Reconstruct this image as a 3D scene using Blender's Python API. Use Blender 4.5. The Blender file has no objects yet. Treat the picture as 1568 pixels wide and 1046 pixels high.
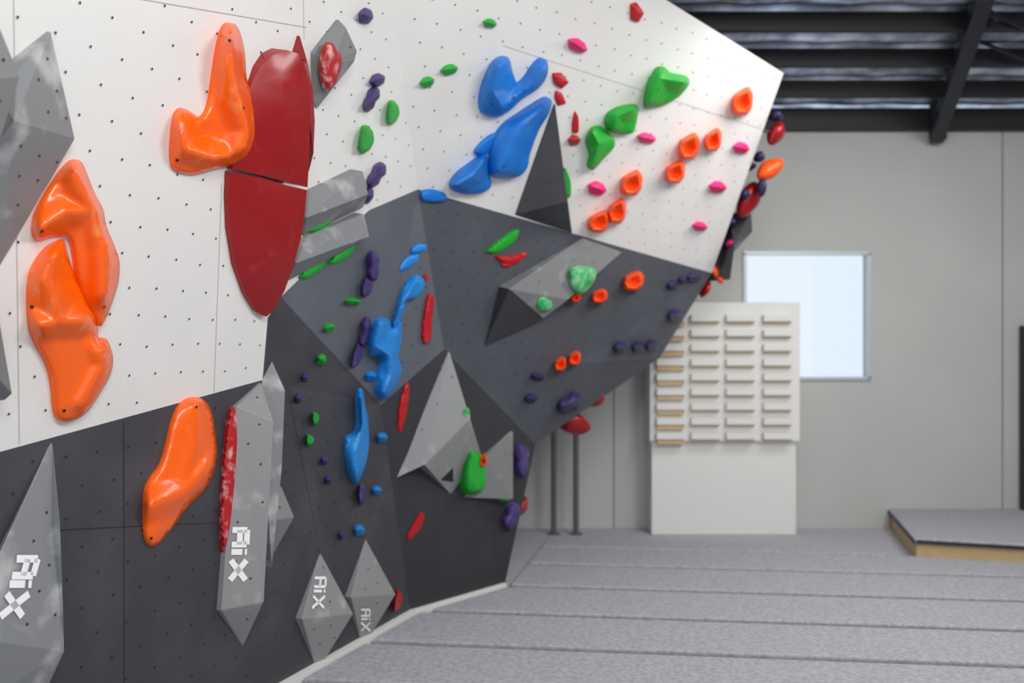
import bpy, math, random
from mathutils import Vector, geometry
random.seed(4)
S=bpy.context.scene
S.view_settings.view_transform='Standard'
S.view_settings.look='None'
F=1500.0; CX=784.0; CY=523.0; CAMH=2.4
C=Vector((0,0,CAMH))
def ray(x,y): return Vector(((x-CX)/F,1.0,-(y-CY)/F))
def P(x,y,inv): return C+ray(x,y)*(1.0/inv)
def lin(c):
    c=c/255.0
    return c/12.92 if c<=0.04045 else ((c+0.055)/1.055)**2.4
def col(r,g,b): return (lin(r),lin(g),lin(b),1)
# ---------------- materials
def mat(name,c,rough=0.5,metal=0.0,noise=0.0,nscale=6.0,c2=None,thr=(0.45,0.7),bump=0.0,bscale=80.0,coat=0.0,spec=0.5,stretch=None):
    m=bpy.data.materials.new(name); m.use_nodes=True
    nt=m.node_tree; b=nt.nodes['Principled BSDF']
    b.inputs['Roughness'].default_value=rough
    b.inputs['Metallic'].default_value=metal
    b.inputs['Specular IOR Level'].default_value=spec
    b.inputs['Coat Weight'].default_value=coat
    b.inputs['Coat Roughness'].default_value=0.12
    tc=nt.nodes.new('ShaderNodeTexCoord')
    src=tc.outputs['Object']
    if stretch:
        mp=nt.nodes.new('ShaderNodeMapping'); mp.inputs['Scale'].default_value=stretch
        nt.links.new(src,mp.inputs['Vector']); src=mp.outputs['Vector']
    n=nt.nodes.new('ShaderNodeTexNoise'); n.inputs['Scale'].default_value=nscale; n.inputs['Detail'].default_value=8
    nt.links.new(src,n.inputs['Vector'])
    r=nt.nodes.new('ShaderNodeValToRGB')
    r.color_ramp.elements[0].position=thr[0]; r.color_ramp.elements[1].position=thr[1]
    r.color_ramp.elements[0].color=c
    if c2 is None: c2=tuple(min(1,v*(1+noise)) for v in c[:3])+(1,)
    r.color_ramp.elements[1].color=c2
    nt.links.new(n.outputs['Fac'],r.inputs['Fac'])
    nt.links.new(r.outputs['Color'],b.inputs['Base Color'])
    if bump>0:
        n2=nt.nodes.new('ShaderNodeTexNoise'); n2.inputs['Scale'].default_value=bscale; n2.inputs['Detail'].default_value=3
        nt.links.new(tc.outputs['Object'],n2.inputs['Vector'])
        bp=nt.nodes.new('ShaderNodeBump'); bp.inputs['Strength'].default_value=bump; bp.inputs['Distance'].default_value=0.01
        nt.links.new(n2.outputs['Fac'],bp.inputs['Height']); nt.links.new(bp.outputs['Normal'],b.inputs['Normal'])
    return m
M={}
M['white']=mat('wall_paint_white',col(223,221,218),0.6,noise=0.04,nscale=1.5,bump=.08,bscale=150)
M['dkgrey']=mat('wall_paint_charcoal',col(58,58,63),0.55,noise=0.35,nscale=2.5,bump=.1,bscale=120)
M['mdgrey']=mat('wall_paint_slate',col(88,92,100),0.6,noise=0.15,nscale=2,bump=.1,bscale=120)
M['fgrey']=mat('wall_paint_overhang',col(70,73,80),0.6,noise=0.15,nscale=2,bump=.1,bscale=120)
M['black']=mat('wall_paint_dark',col(48,48,52),0.6,noise=0.2,nscale=2)
M['vol']=mat('volume_grey_chalked',col(128,130,132),0.5,c2=col(210,210,210),nscale=4.0,thr=(0.54,0.80),bump=.15,bscale=200)
M['voldk']=mat('volume_dark_grey',col(66,66,70),0.5,noise=.2)
M['volmd']=mat('volume_mid_grey',col(120,121,122),0.5,c2=col(165,165,165),nscale=5,thr=(.58,.85),bump=.15,bscale=200)
M['volcl']=mat('volume_light_grey',col(138,138,139),0.5,c2=col(185,185,185),nscale=5,thr=(.58,.85),bump=.15,bscale=200)
M['orange']=mat('plastic_orange',col(252,98,0),0.28,c2=col(252,160,95),nscale=7,thr=(.62,.9),coat=.3,bump=.08,bscale=120)
M['orange2']=mat('plastic_orange_red',col(248,82,10),0.42,noise=.08,bump=.15,bscale=120)
M['red']=mat('volume_red',col(146,6,14),0.33,c2=col(175,45,50),nscale=9,thr=(.6,.85),coat=.15,bump=.05,bscale=160)
M['redh']=mat('plastic_red',col(180,12,24),0.45,c2=col(195,60,70),nscale=14,thr=(.55,.8))
M['chalkred']=mat('plastic_red_chalked',col(175,18,25),0.55,c2=col(220,165,165),nscale=14,thr=(.5,.7))
M['blue']=mat('plastic_blue',col(15,112,200),0.42,noise=.2,bump=.15,bscale=120)
M['blue2']=mat('plastic_light_blue',col(25,132,212),0.45,c2=col(90,165,220),nscale=9,thr=(.6,.85),bump=.15,bscale=120)
M['green']=mat('plastic_green',col(15,160,42),0.5,noise=.2,bump=.15,bscale=120)
M['chalkgreen']=mat('plastic_green_chalked',col(30,160,75),0.5,c2=col(150,205,165),nscale=12,thr=(.4,.7))
M['pink']=mat('plastic_pink',col(228,18,115),0.5,noise=.05)
M['purple']=mat('plastic_purple',col(68,48,112),0.55,c2=col(110,98,140),nscale=12,thr=(.55,.8))
M['navy']=mat('plastic_navy',col(42,36,80),0.5,noise=.3)
M['hole']=mat('bolt_hole_black',col(28,28,30),0.7)
M['logo']=mat('logo_white',col(240,240,240),0.6)
M['seam']=mat('panel_seam',col(180,178,175),0.8)
M['seamdk']=mat('panel_seam_dark',col(38,38,40),0.8)
M['mat']=mat('crash_mat_fabric',col(160,159,166),0.9,c2=col(184,183,190),nscale=28,thr=(.35,.65),bump=.7,bscale=120,spec=.2)
M['matgap']=mat('mat_gap_dark',col(30,30,32),0.95,spec=.1)
M['floor']=mat('floor_carpet',col(172,171,178),0.9,noise=.08,nscale=10)
M['bwall']=mat('precast_wall',col(182,183,179),0.8,noise=.06,nscale=.8)
M['bseam']=mat('wall_joint',col(115,116,115),0.9)
M['alu']=mat('aluminium_frame',col(190,194,200),0.4,metal=.3)
M['steel']=mat('dark_steel',col(38,40,50),0.5,metal=.2)
M['pipe']=mat('galvanised_pipe',col(105,108,110),0.4,metal=.5)
M['purlin']=mat('purlin_dark',col(27,26,28),0.6)
M['foil']=mat('foil_insulation',col(130,138,155),0.34,metal=1.0,c2=col(220,230,250),nscale=2.5,thr=(.4,.65),bump=.7,bscale=9)  # bright bluish blotches paint the foil's glints into its colour
M['board']=mat('board_white',col(224,223,219),0.6)
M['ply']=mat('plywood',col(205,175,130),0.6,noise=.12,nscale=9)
gm=bpy.data.materials.new('window_glass'); gm.use_nodes=True; nt=gm.node_tree; nt.nodes.clear()
ou=nt.nodes.new('ShaderNodeOutputMaterial'); tb=nt.nodes.new('ShaderNodeBsdfTransparent'); tb.inputs[0].default_value=(.78,.84,.92,1)
gb=nt.nodes.new('ShaderNodeBsdfGlossy'); gb.inputs['Roughness'].default_value=.05; mx=nt.nodes.new('ShaderNodeMixShader'); mx.inputs[0].default_value=.05
nt.links.new(tb.outputs[0],mx.inputs[1]);nt.links.new(gb.outputs[0],mx.inputs[2]);nt.links.new(mx.outputs[0],ou.inputs[0])
M['glass']=gm
# ---------------- mesh helpers
def mkobj(name,vs,fs,m,smooth=False,parent=None):
    me=bpy.data.meshes.new(name); me.from_pydata([tuple(v) for v in vs],[],fs)
    me.materials.append(M[m])
    if smooth:
        for p in me.polygons: p.use_smooth=True
    me.update(); me.validate()
    o=bpy.data.objects.new(name,me); S.collection.objects.link(o)
    if parent: o.parent=parent
    return o
def empty(name,loc=(0,0,0)):
    e=bpy.data.objects.new(name,None); e.empty_display_size=.1; S.collection.objects.link(e); return e
def boxdata(x0,x1,y0,y1,z0,z1):
    v=[(x0,y0,z0),(x1,y0,z0),(x1,y1,z0),(x0,y1,z0),(x0,y0,z1),(x1,y0,z1),(x1,y1,z1),(x0,y1,z1)]
    f=[(0,3,2,1),(4,5,6,7),(0,1,5,4),(1,2,6,5),(2,3,7,6),(3,0,4,7)]
    return [Vector(a) for a in v],f
def box(name,x0,x1,y0,y1,z0,z1,m,parent=None,bev=0):
    v,f=boxdata(x0,x1,y0,y1,z0,z1); o=mkobj(name,v,f,m,parent=parent)
    if bev:
        b=o.modifiers.new('b','BEVEL'); b.width=bev; b.segments=2
    return o
def prism(name,poly,z0,z1,m,parent=None,bev=0):
    n=len(poly); v=[Vector((p[0],p[1],z0)) for p in poly]+[Vector((p[0],p[1],z1)) for p in poly]
    f=[tuple(range(n-1,-1,-1)),tuple(range(n,2*n))]+[(i,(i+1)%n,n+(i+1)%n,n+i) for i in range(n)]
    o=mkobj(name,v,f,m,parent=parent)
    if bev:
        b=o.modifiers.new('b','BEVEL'); b.width=bev; b.segments=3
    return o
class Acc:
    def __init__(s): s.v=[];s.f=[]
    def add(s,v,f):
        k=len(s.v); s.v+=list(v); s.f+=[tuple(i+k for i in t) for t in f]
    def obj(s,name,m,smooth=False,parent=None):
        if s.v: return mkobj(name,s.v,s.f,m,smooth,parent)
def newell(pts):
    n=Vector((0,0,0))
    for i in range(len(pts)):
        a=pts[i];b=pts[(i+1)%len(pts)]
        n+=Vector(((a.y-b.y)*(a.z+b.z),(a.z-b.z)*(a.x+b.x),(a.x-b.x)*(a.y+b.y)))
    return n.normalized()
class Plane:
    def __init__(s,pts):
        s.c=sum(pts,Vector())/len(pts); s.n=newell(pts)
        if (C-s.c).dot(s.n)<0: s.n=-s.n
    def at(s,x,y,h=0):
        r=ray(x,y); t=((s.c+s.n*h-C).dot(s.n))/r.dot(s.n); return C+r*t
def pinv(p):
    def f(x,y):
        (x0,y0,i0),(x1,y1,i1),(x2,y2,i2)=p
        a,b,e=x1-x0,y1-y0,i1-i0; c,d,g=x2-x0,y2-y0,i2-i0
        D=a*d-b*c; bb=(e*d-b*g)/D; cc=(a*g-e*c)/D
        return i0+bb*(x-x0)+cc*(y-y0)
    return f
iA=pinv([(0,692,.2199),(402,582,.1558),(600,0,.145)])
iD=pinv([(465,1046,.1449),(630,950,.1186),(583,620,.1267)])
iG=pinv([(600,0,.145),(640,290,.1268),(1090,418,.0928)])
iF=pinv([(640,290,.1268),(1090,418,.0928),(820,680,.1055)])
V={}
def vt(k,x,y,inv): V[k]=((x,y),P(x,y,inv))
for k,x,y in [('a0',-200,-150),('a1',579.3,-150),('a2',600,0),('a3',640,290),('a4',565,322),('a5',430,455),('a6',410,487),('a7',402,582),('a8',0,692),('a9',-200,746.7)]:
    vt(k,x,y,iA(x,y))
vt('d0',-200,1433,iD(-200,1433)); vt('d1',465,1046,.1449); vt('d2',630,950,.1186); vt('d3',583,620,.1267)
vt('c1',680,535,.1185); vt('g1',780,-150,iG(780,-150)); vt('g2',1020,0,iG(1020,0)); vt('g3',1200,112,iG(1200,112)); vt('g4',1090,418,.0928)
vt('f1',820,680,.1055); vt('f2',1010,548,.091); vt('f3',885,557,iF(885,557)); vt('e1',770,908,.1070)
V['d1']=((465,1046),C+ray(465,1046)*(2.4*F/(1046-CY)))
V['d2']=((630,950),C+ray(630,950)*(2.4*F/(950-CY)))
V['e1']=((770,908),C+ray(770,908)*(2.4*F/(908-CY)))
FAC=[('panel_white_main','a0 a1 a2 a3 a4 a5 a6 a7 a8 a9','white'),
('panel_charcoal_lower','a9 a8 a7 d3 d2 d1 d0','dkgrey'),
('panel_charcoal_wedge','a7 a6 a5 d3','dkgrey'),
('panel_slate_upper','a5 a4 a3 d3','mdgrey'),
('panel_slate_side','a3 c1 d3','mdgrey'),
('panel_white_overhang','a2 a1 g1 g2 g3 g4 a3','white'),
('panel_overhang_grey','a3 g4 f3 f1 c1','fgrey'),
('panel_overhang_tip','g4 f2 f3','mdgrey'),
('panel_overhang_under','f2 f1 f3','fgrey'),
('panel_dark_base','d3 c1 f1 e1 d2','black')]
wall=empty('climbing_wall')
facets=[]
for nm,ks,m in FAC:
    ks=ks.split(); pts=[V[k][1] for k in ks]; px=[V[k][0] for k in ks]
    pl=Plane(pts)
    n=newell(pts); idx=list(range(len(pts)))
    if n.dot(pl.n)<0: idx=idx[::-1]
    mkobj(nm,pts,[tuple(idx)],m,parent=wall)
    facets.append((nm,px,pl,pts))
def pip(x,y,poly):
    ins=False; n=len(poly); j=n-1
    for i in range(n):
        xi,yi=poly[i];xj,yj=poly[j]
        if (yi>y)!=(yj>y) and x<(xj-xi)*(y-yi)/(yj-yi)+xi: ins=not ins
        j=i
    return ins
def segd(x,y,a,b):
    dx,dy=b[0]-a[0],b[1]-a[1]; L=dx*dx+dy*dy
    t=0 if L==0 else max(0,min(1,((x-a[0])*dx+(y-a[1])*dy)/L))
    return math.hypot(x-a[0]-t*dx,y-a[1]-t*dy)
def pdist(x,y,poly): return min(segd(x,y,poly[i],poly[(i+1)%len(poly)]) for i in range(len(poly)))
def fac(x,y):
    for nm,px,pl,pts in facets:
        if pip(x,y,px): return pl
    best=min(facets,key=lambda f:pdist(x,y,f[1])); return best[2]
FP={f[0]:f[2] for f in facets}
bk=Vector((-.15,.9,0))
loop=['a1','g1','g2','g3','g4','f2','f1','e1']
fr=[V[k][1] for k in loop]; ba=[p+bk for p in fr]
vs=fr+ba; n=len(fr)
mkobj('return_side',vs,[(i,i+1,n+i+1,n+i) for i in range(n-1)],'dkgrey',parent=wall)
bt=[V['a0'][1],V['a1'][1],V['a1'][1]+bk,V['a0'][1]+Vector((-.9,.3,0))]
mkobj('top_cap',bt,[(0,1,2,3)],'dkgrey',parent=wall)
tr=[V['d0'][1],V['d1'][1],V['d2'][1],V['e1'][1]]
a=Acc()
for i in range(3):
    p,q=tr[i],tr[i+1]; d=(q-p).normalized(); o=Vector((d.y,-d.x,0))*.05
    z0=Vector((0,0,.0)); z1=Vector((0,0,.10))
    vv=[p+z0,q+z0,q+o+z0,p+o+z0,p+z1,q+z1,q+o+z1,p+o+z1]
    a.add(vv,[(0,1,2,3),(4,5,6,7),(0,1,5,4),(1,2,6,5),(2,3,7,6),(3,0,4,7)])
a.obj('base_trim','board',parent=wall)
def disc(acc,c,n,r,k=6):
    u=n.cross(Vector((0,0,1))); u=u.normalized() if u.length>1e-3 else Vector((1,0,0)); v=n.cross(u)
    acc.add([c+u*math.cos(i*2*math.pi/k)*r+v*math.sin(i*2*math.pi/k)*r for i in range(k)],[tuple(range(k))])
def dots(acc,pts,n,sp,mar,r,off=.003):
    u=n.cross(Vector((0,0,1))).normalized(); v=n.cross(u); o=pts[0]
    q=[((p-o).dot(u),(p-o).dot(v)) for p in pts]
    x0=min(a[0] for a in q);x1=max(a[0] for a in q);y0=min(a[1] for a in q);y1=max(a[1] for a in q)
    j=0;y=y0
    while y<y1:
        x=x0+(sp*.5 if j%2 else 0)
        while x<x1:
            xx=x+random.uniform(-.01,.01);yy=y+random.uniform(-.01,.01)
            if pip(xx,yy,q) and pdist(xx,yy,q)>mar: disc(acc,o+u*xx+v*yy+n*off,n,r)
            x+=sp
        y+=sp*.75;j+=1
dacc=Acc()
for nm,px,pl,pts in facets:
    if nm in('panel_charcoal_wedge','panel_slate_upper'): continue
    pts2=[p-pl.n*((p-pl.c).dot(pl.n)) for p in pts]
    dots(dacc,pts2,pl.n,.21,.05,.0068,off=.006)
dacc.obj('bolt_holes','hole',parent=wall)
def strip(acc,pl,p,q,w,h=.003):
    a=pl.at(*p,h);b=pl.at(*q,h); d=(b-a).normalized(); s=pl.n.cross(d)*w*.5
    acc.add([a-s,b-s,b+s,a+s],[(0,1,2,3)])
sa=Acc(); A_=FP['panel_white_main'];G_=FP['panel_white_overhang'];D_=FP['panel_charcoal_lower']
strip(sa,A_,(-100,-55),(470,42),.004);strip(sa,A_,(463,-100),(466,60),.004);strip(sa,A_,(340,280),(328,600),.004);strip(sa,A_,(20,-100),(30,680),.004)
strip(sa,G_,(770,70),(1190,205),.004)
sa.obj('panel_seams_light','seam',parent=wall)
sa=Acc();strip(sa,D_,(190,645),(190,1200),.006);strip(sa,D_,(80,812),(345,800),.006)
strip(sa,D_,(440,590),(520,1000),.004)
sa.obj('panel_seams_dark','seamdk',parent=wall)
# ---------------- holds
def cat(pts,k=4,tens=.5):
    out=[];n=len(pts)
    for i in range(n):
        p0,p1,p2,p3=pts[i-1],pts[i],pts[(i+1)%n],pts[(i+2)%n]
        for j in range(k):
            t=j/k;t2=t*t;t3=t2*t
            out.append(tuple((2*t3-3*t2+1)*p1[a]+(t3-2*t2+t)*tens*(p2[a]-p0[a])+(-2*t3+3*t2)*p2[a]+(t3-t2)*tens*(p3[a]-p1[a]) for a in(0,1)))
    return out
def blob(pts,H=None,N=13,bumps=(),ridges=(),h0=0,pl=None,k=.6,Rf=.6,sub=4,tens=.5):
    o=cat(pts,sub,tens); cx=sum(p[0] for p in o)/len(o); cy=sum(p[1] for p in o)/len(o)
    if pl is None: pl=fac(cx,cy)
    x0=min(p[0] for p in o);x1=max(p[0] for p in o);y0=min(p[1] for p in o);y1=max(p[1] for p in o)
    st=max(x1-x0,y1-y0)/N
    st=min(st,min(x1-x0,y1-y0)/6)
    inn=[]
    for (pl_,am,wd) in ridges:
        for i in range(len(pl_)-1):
            (ax,ay),(bx,by)=pl_[i],pl_[i+1]; L=math.hypot(bx-ax,by-ay); m=max(1,int(L/(st*.6)))
            for j in range(m+1):
                x=ax+(bx-ax)*j/m;y=ay+(by-ay)*j/m
                if pip(x,y,o) and pdist(x,y,o)>st*.4 and all(abs(x-a)+abs(y-b)>st*.25 for a,b in inn): inn.append((x,y))
    nr=len(inn)
    y=y0+st*.5;j=0
    while y<y1:
        x=x0+(st*.5 if j%2 else 0)
        while x<x1:
            if pip(x,y,o) and pdist(x,y,o)>st*.45 and all(math.hypot(x-a,y-b)>st*.5 for a,b in inn[:nr]): inn.append((x,y))
            x+=st
        y+=st*.87;j+=1
    n=len(o)
    vs=[Vector(p) for p in o]+[Vector(p) for p in inn]
    r=geometry.delaunay_2d_cdt(vs,[(i,(i+1)%n) for i in range(n)],[],1,1e-5)
    ov,fs,orig=r[0],r[2],r[3]
    ds=[pdist(p.x,p.y,o) for p in ov]; dm=max(ds) or 1
    R=dm*Rf
    dep=(pl.at(cx,cy)-C).y
    if H is None: H=.9*dm/F*dep
    a=pl.at(cx,cy);b=a+pl.n*.1
    ax,ay=(a-C).x/(a-C).y,-(a-C).z/(a-C).y; bx,by=(b-C).x/(b-C).y,-(b-C).z/(b-C).y
    L=math.hypot(bx-ax,by-ay) or 1; dx,dy=(bx-ax)/L,(by-ay)/L
    pr=[p.x*dx+p.y*dy for p in ov]; m0,m1=min(pr),max(pr)
    out=[];hs=[]
    for p,d,q in zip(ov,ds,pr):
        hl=k*H*(q-m0)/(m1-m0+1e-9)
        t=min(d/R,1); tt=1-(1-t)**2
        h=hl+(H-hl)*(.75*math.sqrt(max(0,tt))+.25*d/dm)
        for (qx,qy,am,ra) in bumps:
            h+=am*math.exp(-((p.x-qx)**2+(p.y-qy)**2)/(ra*ra))*min(1,d/(.4*R))
        e=0
        for (rl,am,wd) in ridges:
            dd=min(segd(p.x,p.y,rl[i],rl[i+1]) for i in range(len(rl)-1))
            u=max(0,1-dd/wd); v=am*(.6*u+.4*u*u*(3-2*u))
            if abs(v)>abs(e): e=v
        h+=e*min(1,d/(.5*R))
        h=max(h,0)
        out.append(pl.at(p.x,p.y,h+h0)); hs.append(h+h0)
    faces=[tuple(f) for f in fs]
    m={}
    for i,og in enumerate(orig):
        for g in og:
            if g<n: m[g]=i
    loop=[m[i] for i in range(n) if i in m]
    base={}
    for i in loop:
        if i not in base:
            base[i]=len(out); out.append(out[i]-pl.n*(hs[i]-h0+.012))
    for i in range(len(loop)):
        a,b=loop[i],loop[(i+1)%len(loop)]
        if a!=b: faces.append((a,b,base[b],base[a]))
    return out,faces
def fixn(o,ang=None):
    import bmesh
    bm=bmesh.new(); bm.from_mesh(o.data); bmesh.ops.recalc_face_normals(bm,faces=bm.faces); bm.to_mesh(o.data); bm.free()
    if ang: o.data.set_sharp_from_angle(angle=math.radians(ang))
def hold(name,pts,m,screws=(),ang=50,**kw):
    kw.setdefault('N',30)
    v,f=blob(pts,**kw); o=mkobj(name,v,f,m,True); fixn(o,ang)
    if screws:
        a=Acc(); o.data.update()
        for sx,sy in screws:
            best=None
            for vv in o.data.vertices:
                r=vv.co-C; X=CX+F*r.x/r.y; Yp=CY-F*r.z/r.y; d=math.hypot(X-sx,Yp-sy)
                if best is None or d<best[0]: best=(d,vv)
            nn=best[1].normal.normalized()
            if nn.dot(C-best[1].co)<0: nn=-nn
            disc(a,best[1].co+nn*.005,nn,.009,10)
        a.obj('screw_recesses','hole',parent=o)
    return o
def ell(cx,cy,rx,ry,rot=0,k=9,irr=.12):
    out=[]
    for i in range(k):
        a=2*math.pi*i/k; r=1+random.uniform(-irr,irr)
        x=rx*r*math.cos(a);y=ry*r*math.sin(a);c,s=math.cos(rot),math.sin(rot)
        out.append((cx+x*c-y*s,cy+x*s+y*c))
    return out
O='orange_climbing_hold'
hold(O,[(350,35),(365,43),(375,80),(378,120),(388,150),(396,185),(395,215),(382,240),(360,252),(335,258),(310,265),(290,268),(265,260),(259,240),(260,205),(265,175),(275,165),(290,170),(306,179),(318,162),(325,120),(332,75),(340,45)],'orange',H=.06,N=46,Rf=.7,ang=80,
 ridges=[([(352,50),(350,100),(362,150),(378,200),(372,232)],.10,34),([(270,182),(284,228),(330,244),(372,232)],.06,26)],bumps=[(318,205,-.03,18)],screws=[(352,62),(272,245),(375,165)])
hold(O,[(95,258),(110,245),(125,248),(135,270),(145,295),(158,320),(163,345),(175,375),(183,400),(182,430),(175,455),(165,482),(154,500),(146,488),(130,460),(118,420),(112,385),(104,364),(80,364),(58,370),(48,356),(50,330),(65,300),(82,275)],'orange',H=.06,N=46,Rf=.7,ang=80,
 ridges=[([(60,350),(100,325),(155,322)],.05,28),([(112,258),(125,290),(150,325),(160,380),(160,450)],.07,30)],screws=[(62,352),(158,470)])
hold(O,[(85,370),(98,368),(106,395),(118,430),(135,460),(148,490),(152,520),(163,519),(173,545),(170,572),(155,600),(135,630),(115,643),(95,645),(85,630),(80,590),(70,555),(50,520),(42,490),(40,450),(43,420),(55,395),(70,378)],'orange',H=.06,N=46,Rf=.7,ang=80,
 ridges=[([(50,500),(90,492),(140,492)],.06,30),([(80,385),(72,430),(92,490)],.06,32),([(150,528),(160,560),(130,620)],.05,24)],screws=[(50,470),(100,630),(160,535)])
hold(O,[(285,612),(300,608),(315,615),(325,635),(330,670),(332,700),(325,730),(310,755),(285,780),(262,812),(242,834),(228,836),(220,820),(218,790),(220,750),(230,730),(245,710),(255,680),(262,650),(272,625)],'orange',H=.06,N=44,Rf=.5,ang=80,
 ridges=[([(226,775),(280,755),(322,715)],.05,30),([(300,620),(300,680),(280,755)],.03,26)],screws=[(232,822),(300,622),(318,735)])
Bn='blue_climbing_hold'
hold(Bn,[(768,86),(780,90),(785,110),(793,128),(805,120),(815,105),(828,92),(838,94),(838,115),(825,135),(800,152),(780,170),(760,180),(740,175),(733,160),(735,135),(745,108),(755,92)],'blue',H=.10,ridges=[([(762,95),(755,140),(770,165)],.08,22),([(770,165),(800,145),(832,105)],.06,14)],screws=[(752,160),(785,150)])
hold(Bn,[(790,175),(815,160),(835,150),(845,155),(840,175),(825,200),(812,235),(808,255),(795,270),(770,274),(750,268),(748,245),(752,215),(768,190)],'blue',H=.10,ridges=[([(838,158),(805,190),(785,230),(768,262)],.08,26)],screws=[(770,255)])
hold(Bn,[(690,275),(700,262),(720,248),(735,238),(746,238),(748,262),(753,283),(740,295),(715,298),(695,293),(688,285)],'blue',H=.09,ridges=[([(742,245),(725,268),(698,284)],.07,18)])
hold(Bn,[(725,232),(738,215),(755,205),(763,208),(752,230),(735,239)],'blue',N=16)
hold(Bn,[(645,292),(665,290),(683,298),(680,308),(660,310),(645,306)],'blue',N=16)
hold(Bn,[(628,425),(640,421),(650,430),(648,445),(635,458),(622,463),(618,480),(606,502),(599,497),(607,470),(615,445)],'blue2',N=24,ridges=[([(638,430),(615,470),(603,495)],.03,8)])
hold(Bn,[(568,500),(580,486),(597,490),(600,504),(612,492),(616,505),(613,530),(610,550),(616,565),(608,590),(595,608),(582,610),(577,595),(580,565),(583,546),(568,545),(562,530)],'blue2',H=.07,N=30,ridges=[([(582,495),(575,530),(597,545),(600,575),(588,600)],.06,14)])
hold(Bn,[(550,594),(556,600),(560,625),(563,640),(565,680),(560,710),(550,735),(541,738),(532,715),(527,690),(530,668),(541,663),(548,650),(548,630),(546,605)],'blue2',H=.06,N=36,ridges=[([(553,610),(555,650),(545,690),(545,725)],.05,14)])
Gn='green_climbing_hold'
hold(Gn,[(1005,103),(1018,103),(1028,112),(1053,118),(1055,130),(1040,148),(1015,162),(988,166),(986,152),(990,128)],'green',H=.09,N=22,tens=.3,ridges=[([(992,158),(1012,120),(1048,126)],.08,20)],screws=[(1008,135)])
hold(Gn,[(930,172),(945,164),(975,161),(977,175),(970,203),(950,206),(930,200),(925,185)],'green',H=.09,N=20,tens=.3,ridges=[([(970,168),(945,178),(940,198)],.07,16)],screws=[(955,185)])
hold(Gn,[(905,195),(920,193),(940,212),(941,225),(925,243),(908,261),(901,255),(904,238),(896,215)],'green',H=.09,N=20,tens=.3,ridges=[([(906,200),(918,222),(906,252)],.07,16)],screws=[(922,220)])
hold(Gn,[(718,689),(733,693),(742,712),(744,735),(738,752),(718,758),(707,747),(709,715)],'green',H=.11,N=20,ridges=[([(724,695),(720,730),(722,750)],.05,16)],screws=[(724,745)])
def volume(name,vs,faces,loop,m,pl=None,bev=.006,holes=True,smooth=False,sp=.16):
    if pl is None:
        pl=fac(sum(v[0] for v in vs)/len(vs),sum(v[1] for v in vs)/len(vs))
    pts=[pl.at(x,y,h) for x,y,h in vs]; n=len(pts); out=list(pts); fs=[]
    for f in faces:
        nn=newell([pts[i] for i in f]); cc=sum((pts[i] for i in f),Vector())/len(f)
        fs.append(tuple(f) if (C-cc).dot(nn)>0 else tuple(f[::-1]))
    base={}
    for i in loop: base[i]=len(out); out.append(pts[i]-pl.n*(vs[i][2]+.015))
    for i in range(len(loop)):
        a,b=loop[i],loop[(i+1)%len(loop)]; fs.append((a,b,base[b],base[a]))
    o=mkobj(name,out,fs,m,smooth)
    fixn(o,32 if smooth else None)
    if bev:
        md=o.modifiers.new('b','BEVEL'); md.width=bev; md.segments=2; md.limit_method='ANGLE'
    if holes:
        a=Acc()
        for f in faces:
            q=[pts[i] for i in f]; nn=newell(q); cc=sum(q,Vector())/len(q)
            if (C-cc).dot(nn)<0: nn=-nn
            dots(a,q,nn,sp,.035,.007,off=.004)
        a.obj('bolt_holes','hole',parent=o)
    return o,pts,pl
def face_plane(pts,idx): return Plane([pts[i] for i in idx])
RV='red_climbing_volume'
def dish(pts,ridge):
    vs=list(pts)+list(ridge); n=len(pts); r=len(ridge)
    faces=[]
    def near(p): return min(range(r),key=lambda j:abs(ridge[j][1]-p[1]))
    for i in range(n):
        j=(i+1)%n;a=near(pts[i]);b=near(pts[j])
        faces.append((i,j,n+a))
        if a!=b:
            s=1 if b>a else -1
            for k in range(a,b,s): faces.append((j,n+k+s,n+k))
    return vs,faces
def vdots(o,pl,items,r=.008):
    a=Acc()
    for x,y,h in items: disc(a,pl.at(x,y,h),pl.n,r,8)
    a.obj('bolt_holes','hole',parent=o)
up=[(385,128,.03),(398,103,.05),(418,84,.08),(440,77,.11),(456,82,.15),(466,100,.17),(473,135,.18),(475,180,.18),(474,230,.18),(471,287,.18),(440,279,.15),(400,269,.10),(356,259,.04),(358,230,.03),(366,190,.03),(375,155,.03)]
vs,fs=dish(up,[(432,115,.14),(435,150,.165),(437,200,.17),(435,250,.165)])
o,_,pl=volume(RV,vs,fs,list(range(len(up))),'red',bev=0,smooth=True,holes=False)
vdots(o,pl,[(468,110,.195),(470,150,.2),(470,200,.2),(468,245,.2),(462,278,.2)],.006)
lo=[(353,263,.04),(400,273,.10),(440,284,.15),(470,291,.18),(467,325,.18),(461,365,.17),(450,405,.15),(436,445,.12),(420,475,.07),(408,485,.04),(392,476,.03),(376,450,.03),(360,405,.03),(351,350,.03),(349,300,.03)]
vs,fs=dish(lo,[(428,305,.155),(425,350,.155),(415,395,.14),(405,440,.09)])
o,_,pl=volume(RV,vs,fs,list(range(len(lo))),'red',bev=0,smooth=True,holes=False)
vdots(o,pl,[(464,310,.2),(460,340,.2),(452,375,.19),(442,405,.18),(430,435,.16),(400,470,.1)],.006)
volume(RV,[(459,55,.02),(470,92,.12),(479,135,.15),(482,185,.15),(480,235,.12),(473,262,.05),(474,180,.16),(466,100,.14),(457,85,.02)],[(0,1,7,8),(1,2,6,7),(2,3,6),(3,4,6),(4,5,6)],[0,1,2,3,4,5,6,7,8],'red',bev=0,smooth=False,holes=False)
GV='grey_climbing_volume'
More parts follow.
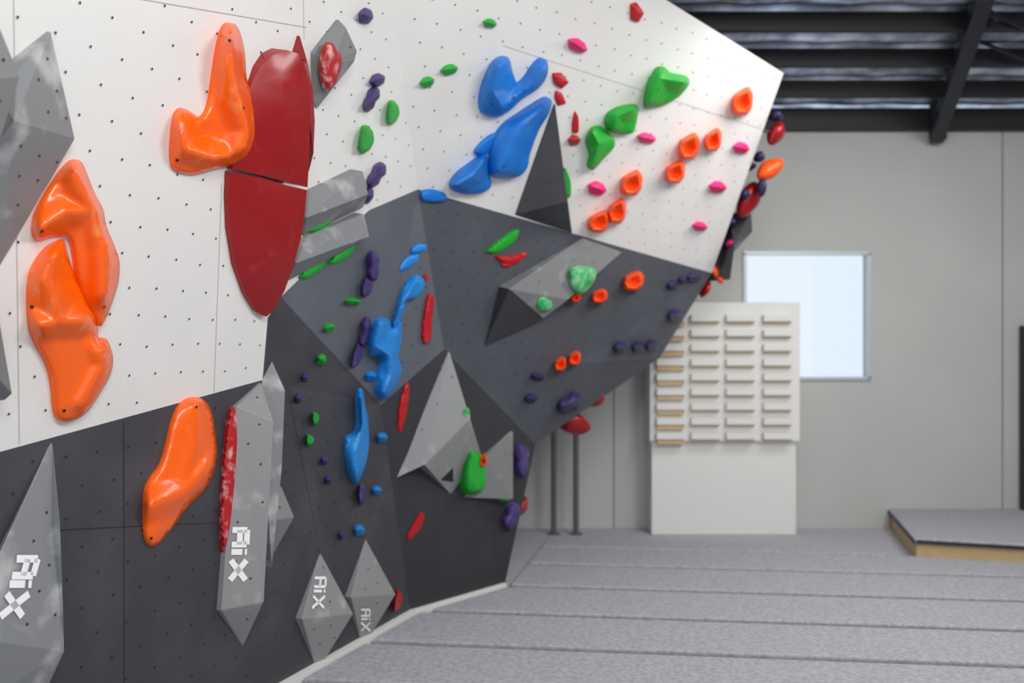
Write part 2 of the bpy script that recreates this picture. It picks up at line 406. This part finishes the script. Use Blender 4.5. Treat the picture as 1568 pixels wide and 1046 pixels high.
volume(GV,[(78,48,.02),(115,213,.05),(-6,418,.0),(-70,300,0),(-20,110,0),(22,186,.2),(28,108,.1)],[(0,6,5),(0,5,1),(5,2,1),(6,4,5),(4,3,5),(3,2,5)],[0,1,2,3,4,6],'vol')
volume(GV,[(-60,20,.0),(0,42,.26),(31,118,.3),(0,218,.28),(-80,260,0),(-40,125,.3)],[(0,1,5),(1,2,5),(2,3,5),(3,4,5),(4,0,5)],[0,1,2,3,4],'volmd')
volume(GV,[(-60,430,0),(0,492,.1),(19,603,.12),(8,613,.08),(-60,620,0),(-20,560,.15)],[(0,1,5),(1,2,5),(2,3,5),(3,4,5),(4,0,5)],[0,1,2,3,4],'volmd')
v3,p3,_=volume(GV,[(80,672,.0),(92,800,.1),(99,998,.12),(-60,975,.1),(-60,960,0),(58,1085,.0),(-60,1100,0)],[(0,1,2),(0,2,3),(0,3,4),(3,2,5,6)],[0,1,2,5,6,3,4],'vol')
volume(GV,[(407,530,0),(437,598,.1),(432,720,.1),(417,868,.1),(400,885,.0),(398,600,0)],[(0,1,2,5),(5,2,3,4)],[0,1,2,3,4,5],'vol')
v5,p5,_=volume(GV,[(362,622,.03),(400,586,.02),(419,645,.2),(404,922,.2),(339,935,.04),(372,991,0)],[(0,1,2),(0,2,3),(0,3,4),(4,3,5)],[0,1,2,3,5,4],'volcl')
volume(GV,[(430,742,0),(451,792,.1),(418,850,0),(412,798,.05)],[(0,1,3),(3,1,2)],[0,1,2,3],'volmd',sp=.2)
v6,p6,_=volume(GV,[(490,845,0),(541,940,.14),(486,1029,0),(463,948,.06)],[(0,1,3),(3,1,2)],[0,1,2,3],'volcl')
v7,p7,_=volume(GV,[(560,825,0),(606,910,.12),(556,992,0),(538,915,.06)],[(0,1,3),(3,1,2)],[0,1,2,3],'volcl')
volume(GV,[(519,30,.02),(530,42,.06),(547,78,.1),(543,94,.1),(486,166,.02),(477,150,.0),(475,80,.0),(508,95,.09)],[(0,1,7),(1,2,7),(2,3,7),(3,4,7),(4,5,7),(5,6,7),(6,0,7)],[0,1,2,3,4,5,6],'volmd')
volume(GV,[(474,291,.02),(556,262,.1),(564,298,.14),(470,333,.12),(463,362,.0),(556,318,.02)],[(0,1,2,3),(3,2,5,4)],[0,1,2,5,4,3],'vol')
volume(GV,[(468,362,.02),(558,328,.08),(566,362,.12),(455,402,.12),(438,432,.0),(545,376,.0)],[(0,1,2,3),(3,2,5,4)],[0,1,2,5,4,3],'vol')
DV='dark_climbing_volume'
volume(DV,[(850,160,.02),(788,329,0),(869,309,.25),(876,357,.02)],[(0,1,2),(1,3,2),(0,2,3)],[0,1,3],'voldk',bev=.004,pl=G_,sp=.3)
F_=FP['panel_overhang_grey'];E_=FP['panel_dark_base'];C_=FP['panel_slate_upper']
volume(GV,[(893,364,0),(953,386,0),(870,459,.15),(780,443,.14),(832,488,.08)],[(0,3,2),(0,2,1),(3,4,2)],[0,1,2,4,3],'volmd',pl=F_,sp=.3)
volume(DV,[(780,443,.14),(832,488,.06),(741,532,0)],[(0,1,2)],[0,1,2],'black',pl=F_,holes=False)
vE,pE,_=volume(GV,[(688,538,0),(720,642,.2),(650,712,.14),(605,733,0),(690,757,0),(737,698,0)],[(0,3,2,1),(2,4,1),(0,1,5),(1,4,5)],[0,3,2,4,5],'volcl',pl=E_,sp=.3)
pl=face_plane(pE,(2,4,1)); q=[pl.at(x,y,.004) for x,y in((675,735),(694,716),(694,738))]
mkobj('dark_inset',q,[(0,1,2)],'hole',parent=vE)
volume(GV,[(786,655,.0),(786,765,.12),(711,762,0),(745,700,.05)],[(0,3,1),(3,2,1)],[0,1,2,3],'volmd',pl=E_,sp=.3)
def logo(parent,pts,idx,cx,cy,w,h,sh,lw):
    pl=face_plane(pts,idx); a=Acc()
    L=[((.0,.02),(.95,.02)),((.95,.02),(.95,.3)),((0,.3),(.95,.3)),((.5,.02),(.5,.3)),((0.0,.44),(.7,.44)),((.85,.44),(1,.44)),((0,.6),(1,.98)),((1,.6),(0,.98))]
    def m(u,v): return (cx+(u-.5)*w+sh*(.5-v),cy+(v-.5)*h)
    for p,q in L: strip(a,pl,m(*p),m(*q),lw,.006)
    a.obj('logo_lettering','logo',parent=parent)
logo(v5,p5,(0,3,4),366,850,24,80,4,.036)
logo(v3,p3,(0,2,3),30,900,34,92,26,.035)
logo(v6,p6,(0,1,3),489,908,18,48,4,.02)
logo(v7,p7,(3,1,2),560,950,14,34,0,.016)
def group(name,m,items,ang=38,**kw):
    a=Acc()
    for it in items:
        if isinstance(it,dict): it=dict(it); pts=it.pop('p'); v,f=blob(pts,**it)
        elif len(it)>0 and isinstance(it[0],tuple): v,f=blob(it,N=14,tens=.3)
        else: v,f=blob(ell(*it),N=10,**kw)
        a.add(v,f)
    o=a.obj(name,m,True); fixn(o,ang); return o
def T(x,y,rx,ry,rot,pts):
    c,s=math.cos(rot),math.sin(rot)
    return [(x+u*rx*c-v*ry*s,y+u*rx*s+v*ry*c) for u,v in pts]
def dsh(x,y,rx,ry,side=1,rot=0):
    q=T(x,y,rx*side,ry,rot*side,[(-.55,-.95),(.1,-1),(.75,-.6),(1,.0),(.7,.6),(.05,1),(-.5,.8),(-.7,0)])
    r=T(x,y,rx*side,ry,rot*side,[(-.2,-.8),(-.3,0),(-.1,.8)])
    return dict(p=q,N=14,tens=.25,Rf=.9,ridges=[(r,.045,rx*.9)])
def pinch(x,y,rx,ry,rot=0):
    q=T(x,y,rx,ry,rot,[(-.35,-1),(.4,-.95),(.95,-.45),(.75,-.05),(.9,.45),(.45,1),(-.4,.9),(-.8,.4),(-.65,.0),(-.9,-.5)])
    r=T(x,y,rx,ry,rot,[(-.1,-.8),(.15,0),(-.1,.75)])
    return dict(p=q,N=14,tens=.3,Rf=.9,ridges=[(r,.045,rx*.8)])
def wedge(x,y,rx,ry,rot=0):
    q=T(x,y,rx,ry,rot,[(-1,-.2),(-.3,-.9),(.5,-.8),(1,-.1),(.6,.7),(-.5,.9)])
    r=T(x,y,rx,ry,rot,[(-.7,-.1),(0,-.1),(.7,-.0)])
    return dict(p=q,N=12,tens=.2,Rf=.9,ridges=[(r,.035,ry*.8)])
group('green_climbing_holds','green',[dsh(600,173,12,19,1,.1),dsh(559,214,14,22,1,.15),wedge(750,36,11,8,.2),wedge(654,126,12,9,-.3),wedge(688,107,14,9,-.2),(868,280,6,22,-.2),
 [(468,356),(480,340),(500,326),(512,322),(508,340),(490,354)],[(500,405),(515,388),(535,376),(545,376),(535,392),(515,404)],[(456,426),(470,410),(490,396),(500,396),(492,412),(472,426)],
 [(744,385),(760,370),(785,354),(795,352),(790,368),(770,384),(755,389)],wedge(540,462,13,7),wedge(504,502,10,7,-.3),wedge(492,551,8,10,.4),dsh(482,641,7,10),dsh(473,674,8,9),(773,764,8,4)])
group('chalked_green_climbing_holds','chalkgreen',[dict(p=[(872,412),(890,408),(912,412),(910,430),(895,448),(882,450),(872,435)],h0=.1,N=12),dict(p=ell(832,465,13,13),h0=.1,N=10),dict(p=ell(714,638,6,14),h0=.15,N=8)])
def jug(x,y,rx,ry,fl=1):
    q=T(x,y,rx*fl,ry,0,[(-.95,.15),(-.75,-.5),(-.1,-.8),(.6,-1),(.95,-.5),(.85,.4),(.35,.95),(-.5,.95),(-.9,.7)])
    r=T(x,y,rx*fl,ry,0,[(-.75,.1),(-.3,-.4),(.5,-.7),(.7,.2),(.2,.7),(-.5,.65),(-.75,.1)])
    return dict(p=q,N=18,tens=.25,H=.08,Rf=.4,ridges=[(r,.05,min(rx,ry)*.45)],bumps=[(x+rx*.0*fl,y+ry*.1,-.03,min(rx,ry)*.35)])
group('orange_jug_climbing_holds','orange2',[jug(*t) for t in [(1137,156,17,22),(1092,215,14,18),(1055,225,17,21),(1034,264,16,18),(967,281,18,20),(945,324,15,20),(917,340,18,17),(970,431,17,15),(918,454,13,11),(858,558,10,11),(880,549,10,11),(740,706,6,10),(882,456,8,7)]])
group('pink_climbing_holds','pink',[wedge(884,70,17,11,.5),wedge(990,212,15,9,.2),wedge(914,289,15,12,.3),wedge(1135,227,13,10,.2),wedge(1099,287,14,10,.1),wedge(1072,347,12,8,.2)])
group('red_climbing_holds','redh',[dict(p=[(965,6),(975,4),(986,20),(978,34),(966,30)],tens=.1,Rf=1,N=12),dict(p=[(845,112),(860,112),(871,126),(860,136),(848,128)],tens=.1,Rf=1,N=12),dict(p=[(850,138),(860,142),(867,158),(855,162),(849,150)],tens=.1,Rf=1,N=12),[(880,170),(886,180),(886,202),(877,203),(876,188)],wedge(879,215,10,9),
 [(655,450),(665,455),(662,490),(660,520),(651,527),(645,515),(648,480)],[(625,585),(627,600),(622,635),(614,662),(608,655),(610,620),(617,595)],[(645,784),(650,792),(642,812),(626,828),(622,822),(632,802)],dsh(608,920,8,17,1,.2),[(755,391),(780,392),(808,386),(795,402),(775,406)],(652,425,4,6),(776,405,10,4)])
group('chalked_red_climbing_holds','chalkred',[dict(p=[(505,65),(517,75),(523,92),(518,118),(504,138),(495,125),(491,100),(496,75)],h0=.07,N=18),dict(p=[(355,622),(365,640),(368,680),(366,740),(358,800),(346,848),(339,842),(336,810),(337,750),(342,680),(348,640)],N=30)])
group('purple_climbing_holds','purple',[wedge(560,25,12,14,.3),wedge(578,123,13,11,-.4),pinch(568,152,11,20,.5),pinch(576,268,12,21,.6),wedge(563,300,9,15,.4),pinch(570,407,12,23),dsh(560,440,11,16,1,.2),pinch(558,508,10,23,.2),dsh(545,545,10,20,1,.3),wedge(467,578,6,8),wedge(457,610,6,9),wedge(497,705,6,8),wedge(503,735,6,8),dsh(553,757,8,16),wedge(523,820,5,8),pinch(798,705,14,25),pinch(782,790,15,21,.4)])
group('small_blue_climbing_holds','blue2',[[(630,380),(640,373),(653,375),(652,383),(640,388),(630,388)],[(611,408),(622,393),(640,389),(640,400),(622,413),(612,417)],wedge(585,670,9,9),wedge(577,751,8,8),wedge(550,812,9,10),wedge(568,576,10,9)])
group('navy_climbing_holds','navy',[wedge(1062,425,12,8),wedge(1046,428,8,7),wedge(1030,437,10,8),wedge(1033,484,12,10),wedge(950,533,12,11),wedge(977,532,11,10),wedge(998,530,11,10),wedge(823,577,11,7,.2),wedge(813,610,11,8),pinch(872,617,15,20,1.2)])
def lump(acc,x,y,inv,rx,ry,rz=.12,rot=0):
    c=P(x,y,inv); sx=rx/F/inv; sz=ry/F/inv; nu,nv=14,9
    vs=[];fs=[]
    for j in range(nv+1):
        th=math.pi*j/nv
        for i in range(nu):
            ph=2*math.pi*i/nu; q=1+.16*math.sin(3*ph+x)*math.sin(th)+.12*math.cos(2*th+y)
            lx=sx*math.sin(th)*math.cos(ph)*q; ly=rz*math.sin(th)*math.sin(ph)*q; lz=sz*math.cos(th)
            vs.append(c+Vector((lx*math.cos(rot)-lz*math.sin(rot),ly,lx*math.sin(rot)+lz*math.cos(rot))))
    for j in range(nv):
        for i in range(nu): fs.append((j*nu+i,j*nu+(i+1)%nu,(j+1)*nu+(i+1)%nu,(j+1)*nu+i))
    acc.add(vs,fs)
a=Acc()
for t in [(1188,205,.0995,11,19),(1145,306,.095,15,30),(1080,443,.0915,7,14),(908,606,.097,16,17),(874,646,.099,30,17),(799,775,.104,8,16)]: lump(a,*t,rot=-.45)
fixn(a.obj('dark_red_climbing_holds','red',True))
a=Acc()
for t in [(1177,260,.097,22,14),(1096,420,.092,6,18)]: lump(a,*t,rot=.6)
fixn(a.obj('orange_side_climbing_holds','orange2',True))
a=Acc()
for t in [(1188,178,.1,10,8),(1163,240,.098,8,8),(1147,256,.0965,9,6),(1140,298,.096,6,8),(1117,340,.094,10,7),(1114,376,.093,8,9),(965,558,.0925,20,8),(1166,288,.097,6,14)]: lump(a,*t)
fixn(a.obj('navy_side_climbing_holds','navy',True))
a=Acc(); lump(a,1119,373,.094,8,6); fixn(a.obj('pink_side_climbing_hold','pink',True))
pp=[P(1118,345,.093),P(1150,322,.093),P(1152,355,.092),P(1122,388,.093),P(1118,428,.092),P(1096,430,.0925),P(1125,375,.096)]
b2=[p+Vector((-.25,.35,0)) for p in pp[:6]]
fs=[(i,(i+1)%6,6) for i in range(6)]+[(i,(i+1)%6,7+(i+1)%6,7+i) for i in range(6)]
fixn(mkobj(DV,pp+b2,fs,'voldk'))
# ---------------- room
floor=box('floor',-7,9,-4,12.7,-.2,0,'floor')
def leftx(y):
    if y<8.43: return -.865+.392*(y-8.43)+.08
    if y<9.35: return -.865+.842*(y-8.43)+.1
    return -.02+.2*(y-9.35)
rows=[11.75,11.15,10.3,9.35,8.4,7.48,6.55,5.6,4.65,3.7,2.75,1.8,.85]
mats=empty('crash_mat_flooring')
sl=-.12; g=.08
for i in range(len(rows)-1):
    yb,yf=rows[i],rows[i+1]
    xr=4.1 if i==0 else 7.8
    def fy(y0,x): return y0+sl*x
    def lp(y0):
        x=0
        for _ in range(20): x=leftx(fy(y0,x))
        return (x,fy(y0,x))
    a0=lp(yf+g*.3);b0=lp(yb-g)
    poly=[a0,(xr,fy(yf+g*.3,xr)),(xr,fy(yb-g,xr)),b0]
    if i==1: poly=[a0,(7.8,fy(yf+g*.3,7.8)),(7.8,9.53),(4.35,10.6),b0]
    for ky in (9.35,8.43):
        if a0[1]<ky<b0[1]: poly.append((leftx(ky+1e-6),ky))
    prism('mat_%d'%i,poly,.002,.08,'mat',parent=mats,bev=.02)
prism('mat_underlay',[(-2,4),(7.8,3),(7.8,9.4),(4.3,10.6),(4.0,11.2),(.5,11.55),(.1,9.6),(-.7,8.7)],.001,.012,'matgap',parent=mats)
wx0,wx1,wz0,wz1=2.99,4.586,1.921,3.534; Y=12.6; top=5.12
a=Acc()
for q in [(-7,wx0,0,top),(wx1,9,0,top),(wx0,wx1,0,wz0),(wx0,wx1,wz1,top)]:
    v,f=boxdata(q[0],q[1],Y,Y+.2,q[2],q[3]); a.add(v,f)
wb=a.obj('wall_back','bwall')
a=Acc()
for x in (940,1535,640):
    X=(x-CX)/F*Y; v,f=boxdata(X-.008,X+.008,Y-.004,Y+.01,0,top); a.add(v,f)
a.obj('panel_joints','bseam',parent=wb)
win=empty('window_1')
t=.025
for nm,q in {'frame_left':(wx0-.02,wx0+t,wz0,wz1),'frame_right':(wx1-t,wx1+.03,wz0,wz1),'frame_bottom':(wx0-.02,wx1+.03,wz0-.02,wz0+t),'frame_top':(wx0-.02,wx1+.03,wz1-t,wz1+.03)}.items():
    box(nm,q[0],q[1],Y-.03,Y+.06,q[2],q[3],'alu',parent=win,bev=.005)
mkobj('glass',[Vector((wx0,Y+.03,wz0)),Vector((wx1,Y+.03,wz0)),Vector((wx1,Y+.03,wz1)),Vector((wx0,Y+.03,wz1))],[(0,1,2,3)],'glass',parent=win)
box('wall_right',9,9.2,-4,12.8,0,8.5,'bwall')
box('wall_left',-7.2,-7,-4,12.8,0,8.5,'bwall')
def cz(y): return 5.42+.18*(12.6-y)
vs=[];fs=[];ny=340;nx=60
for j in range(ny+1):
    y=-4+(16.9)*j/ny
    for i in range(nx+1):
        x=-7+16*i/nx
        vs.append(Vector((x,y,cz(y)-.05+.010*math.sin(x*7)+.07*math.cos((y-12.6)*2*math.pi/.8))))
for j in range(ny):
    for i in range(nx): k=j*(nx+1)+i; fs.append((k,k+1,k+nx+2,k+nx+1))
mkobj('ceiling',vs,fs,'foil',True)
pu=empty('roof_purlins')
i=0;y=12.6
while y>-3.5:
    i+=1; z=cz(y)
    box('purlin_%d_web'%i,-6.95,8.95,y-.012,y+.012,z-.21,z-.02,'purlin',parent=pu)
    box('purlin_%d_flange'%i,-6.95,8.95,y-.04,y+.06,z-.22,z-.20,'purlin',parent=pu)
    y-=.8
box('trim_1',-6.95,8.95,12.45,12.6,5.1,5.35,'purlin')
def beam(name,p,q,w,h,m,parent):
    p=Vector(p);q=Vector(q);d=(q-p).normalized(); s=d.cross(Vector((0,0,1)))
    s=s.normalized() if s.length>1e-3 else Vector((1,0,0)); u=s.cross(d)
    s*=w/2;u*=h/2
    vv=[p-s-u,p+s-u,p+s+u,p-s+u,q-s-u,q+s-u,q+s+u,q-s+u]
    return mkobj(name,vv,[(0,1,2,3),(7,6,5,4),(0,4,5,1),(1,5,6,2),(2,6,7,3),(3,7,4,0)],m,parent=parent)
ra=empty('roof_rafter')
def rp(x,y,d): return C+ray(x,y)*d
beam('bottom_chord',rp(1434,208,12.5),rp(1508,-10,9.6),.16,.2,'steel',ra)
beam('rafter_run',rp(1508,-10,9.6),(2.9,2,7.1),.16,.2,'steel',ra)
box('end_plate',5.3,5.5,12.38,12.45,4.96,5.4,'steel',parent=ra)
beam('brace_1',rp(1490,60,10.6),rp(1568,90,10.8),.03,.03,'steel',ra)
beam('brace_2',rp(1500,10,10.0),rp(1600,60,10.2),.03,.03,'steel',ra)
beam('brace_3',rp(1460,-20,9.9),rp(1530,30,10.0),.05,.05,'steel',ra)
bd=empty('hangboard_training_station')
def X12(x,d): return (x-CX)/F*d
def Z12(y,d): return CAMH-(y-CY)/F*d
x0,x1=X12(995,12.1),X12(1225,12.1)
box('upper_board',x0,x1,12.1,12.59,Z12(676,12.1),Z12(463,12.1),'board',parent=bd,bev=.008)
box('lower_panel',x0+.03,x1-.03,12.16,12.59,0.0,Z12(676,12.1)-.001,'board',parent=bd,bev=.008)
w=Acc();g2=Acc()
for ci,(xa,xb) in enumerate([(1006,1050),(1059,1104),(1113,1158),(1170,1214)]):
    for r in range(9):
        yy=487+22.6*r
        v,f=boxdata(X12(xa,12),X12(xb,12),12.0,12.11,Z12(yy+5,12.0),Z12(yy-5,12.0)); w.add(v,f)
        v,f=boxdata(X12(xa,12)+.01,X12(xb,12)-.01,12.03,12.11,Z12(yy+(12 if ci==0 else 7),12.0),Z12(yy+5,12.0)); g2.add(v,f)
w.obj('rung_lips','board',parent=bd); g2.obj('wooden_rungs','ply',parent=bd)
for px in (848,882):
    X=(px-CX)/F*12.2
    bpy.ops.mesh.primitive_cylinder_add(radius=.035,depth=3.2,location=(X,12.2,1.6),vertices=20)
    o=bpy.context.object; o.name='support_pole'; o.data.materials.append(M['pipe'])
    bpy.ops.mesh.primitive_cylinder_add(radius=.08,depth=.015,location=(0,0,-1.592),vertices=20)
    b=bpy.context.object; b.name='base_plate'; b.parent=o; b.data.materials.append(M['pipe'])
pf=empty('padded_platform')
def pfy(x,o=0): return 10.75-.32*(x-4.44)+o
poly=[(4.44,pfy(4.44)),(8.9,pfy(8.9)),(8.9,12.59),(4.88,12.59)]
prism('plywood_box',poly,0,.2,'ply',parent=pf)
prism('pad',[(4.40,pfy(4.4,-.04)),(8.9,pfy(8.9,-.04)),(8.9,12.59),(4.84,12.59)],.2,.25,'mat',parent=pf,bev=.015)
beam('pad_edge',(4.42,pfy(4.42,-.045),.21),(8.9,pfy(8.9,-.045),.21),.02,.035,'steel',pf)
beam('pad_edge_side',(4.40,pfy(4.4,-.04),.21),(4.84,12.59,.21),.02,.035,'steel',pf)
box('steel_post',6.5,6.65,12.45,12.55,0.2,2.6,'steel')
# ---------------- lights
def area(name,loc,tgt,sx,sy,p,c=(1,1,1)):
    l=bpy.data.lights.new(name,'AREA'); l.shape='RECTANGLE'; l.size=sx; l.size_y=sy; l.energy=p; l.color=c
    o=bpy.data.objects.new(name,l); S.collection.objects.link(o); o.location=loc
    d=Vector(tgt)-Vector(loc); o.rotation_euler=d.to_track_quat('-Z','Y').to_euler(); return o
area('added_overhead_fill',(4.5,3.5,6.2),(.5,6.5,1.0),2.6,1.6,225,(1,.99,.97))  # added overhead light to raise the level on the climbing wall
area('added_overhead_fill',(1.0,0.5,6.2),(-2.2,5,2),2.6,1.4,205,(1,.99,.97))  # added light aimed at the near left panels, not a known fixture
area('added_overhead_fill',(4,8.6,5.3),(3.8,9.3,0),3.5,1.5,135,(1,.98,.96))  # added light above the mats to brighten the floor
w=bpy.data.worlds.new('w'); S.world=w; w.use_nodes=True
bg=w.node_tree.nodes['Background']; bg.inputs[0].default_value=(.90,.95,1,1); bg.inputs[1].default_value=1.15
cd=bpy.data.cameras.new('cam'); cam=bpy.data.objects.new('camera',cd); S.collection.objects.link(cam)
cam.location=C; cam.rotation_euler=(math.pi/2,0,0); cd.sensor_width=36; cd.lens=36*1500/1568
cd.dof.use_dof=True; cd.dof.focus_distance=5.4; cd.dof.aperture_fstop=1.0
S.camera=cam
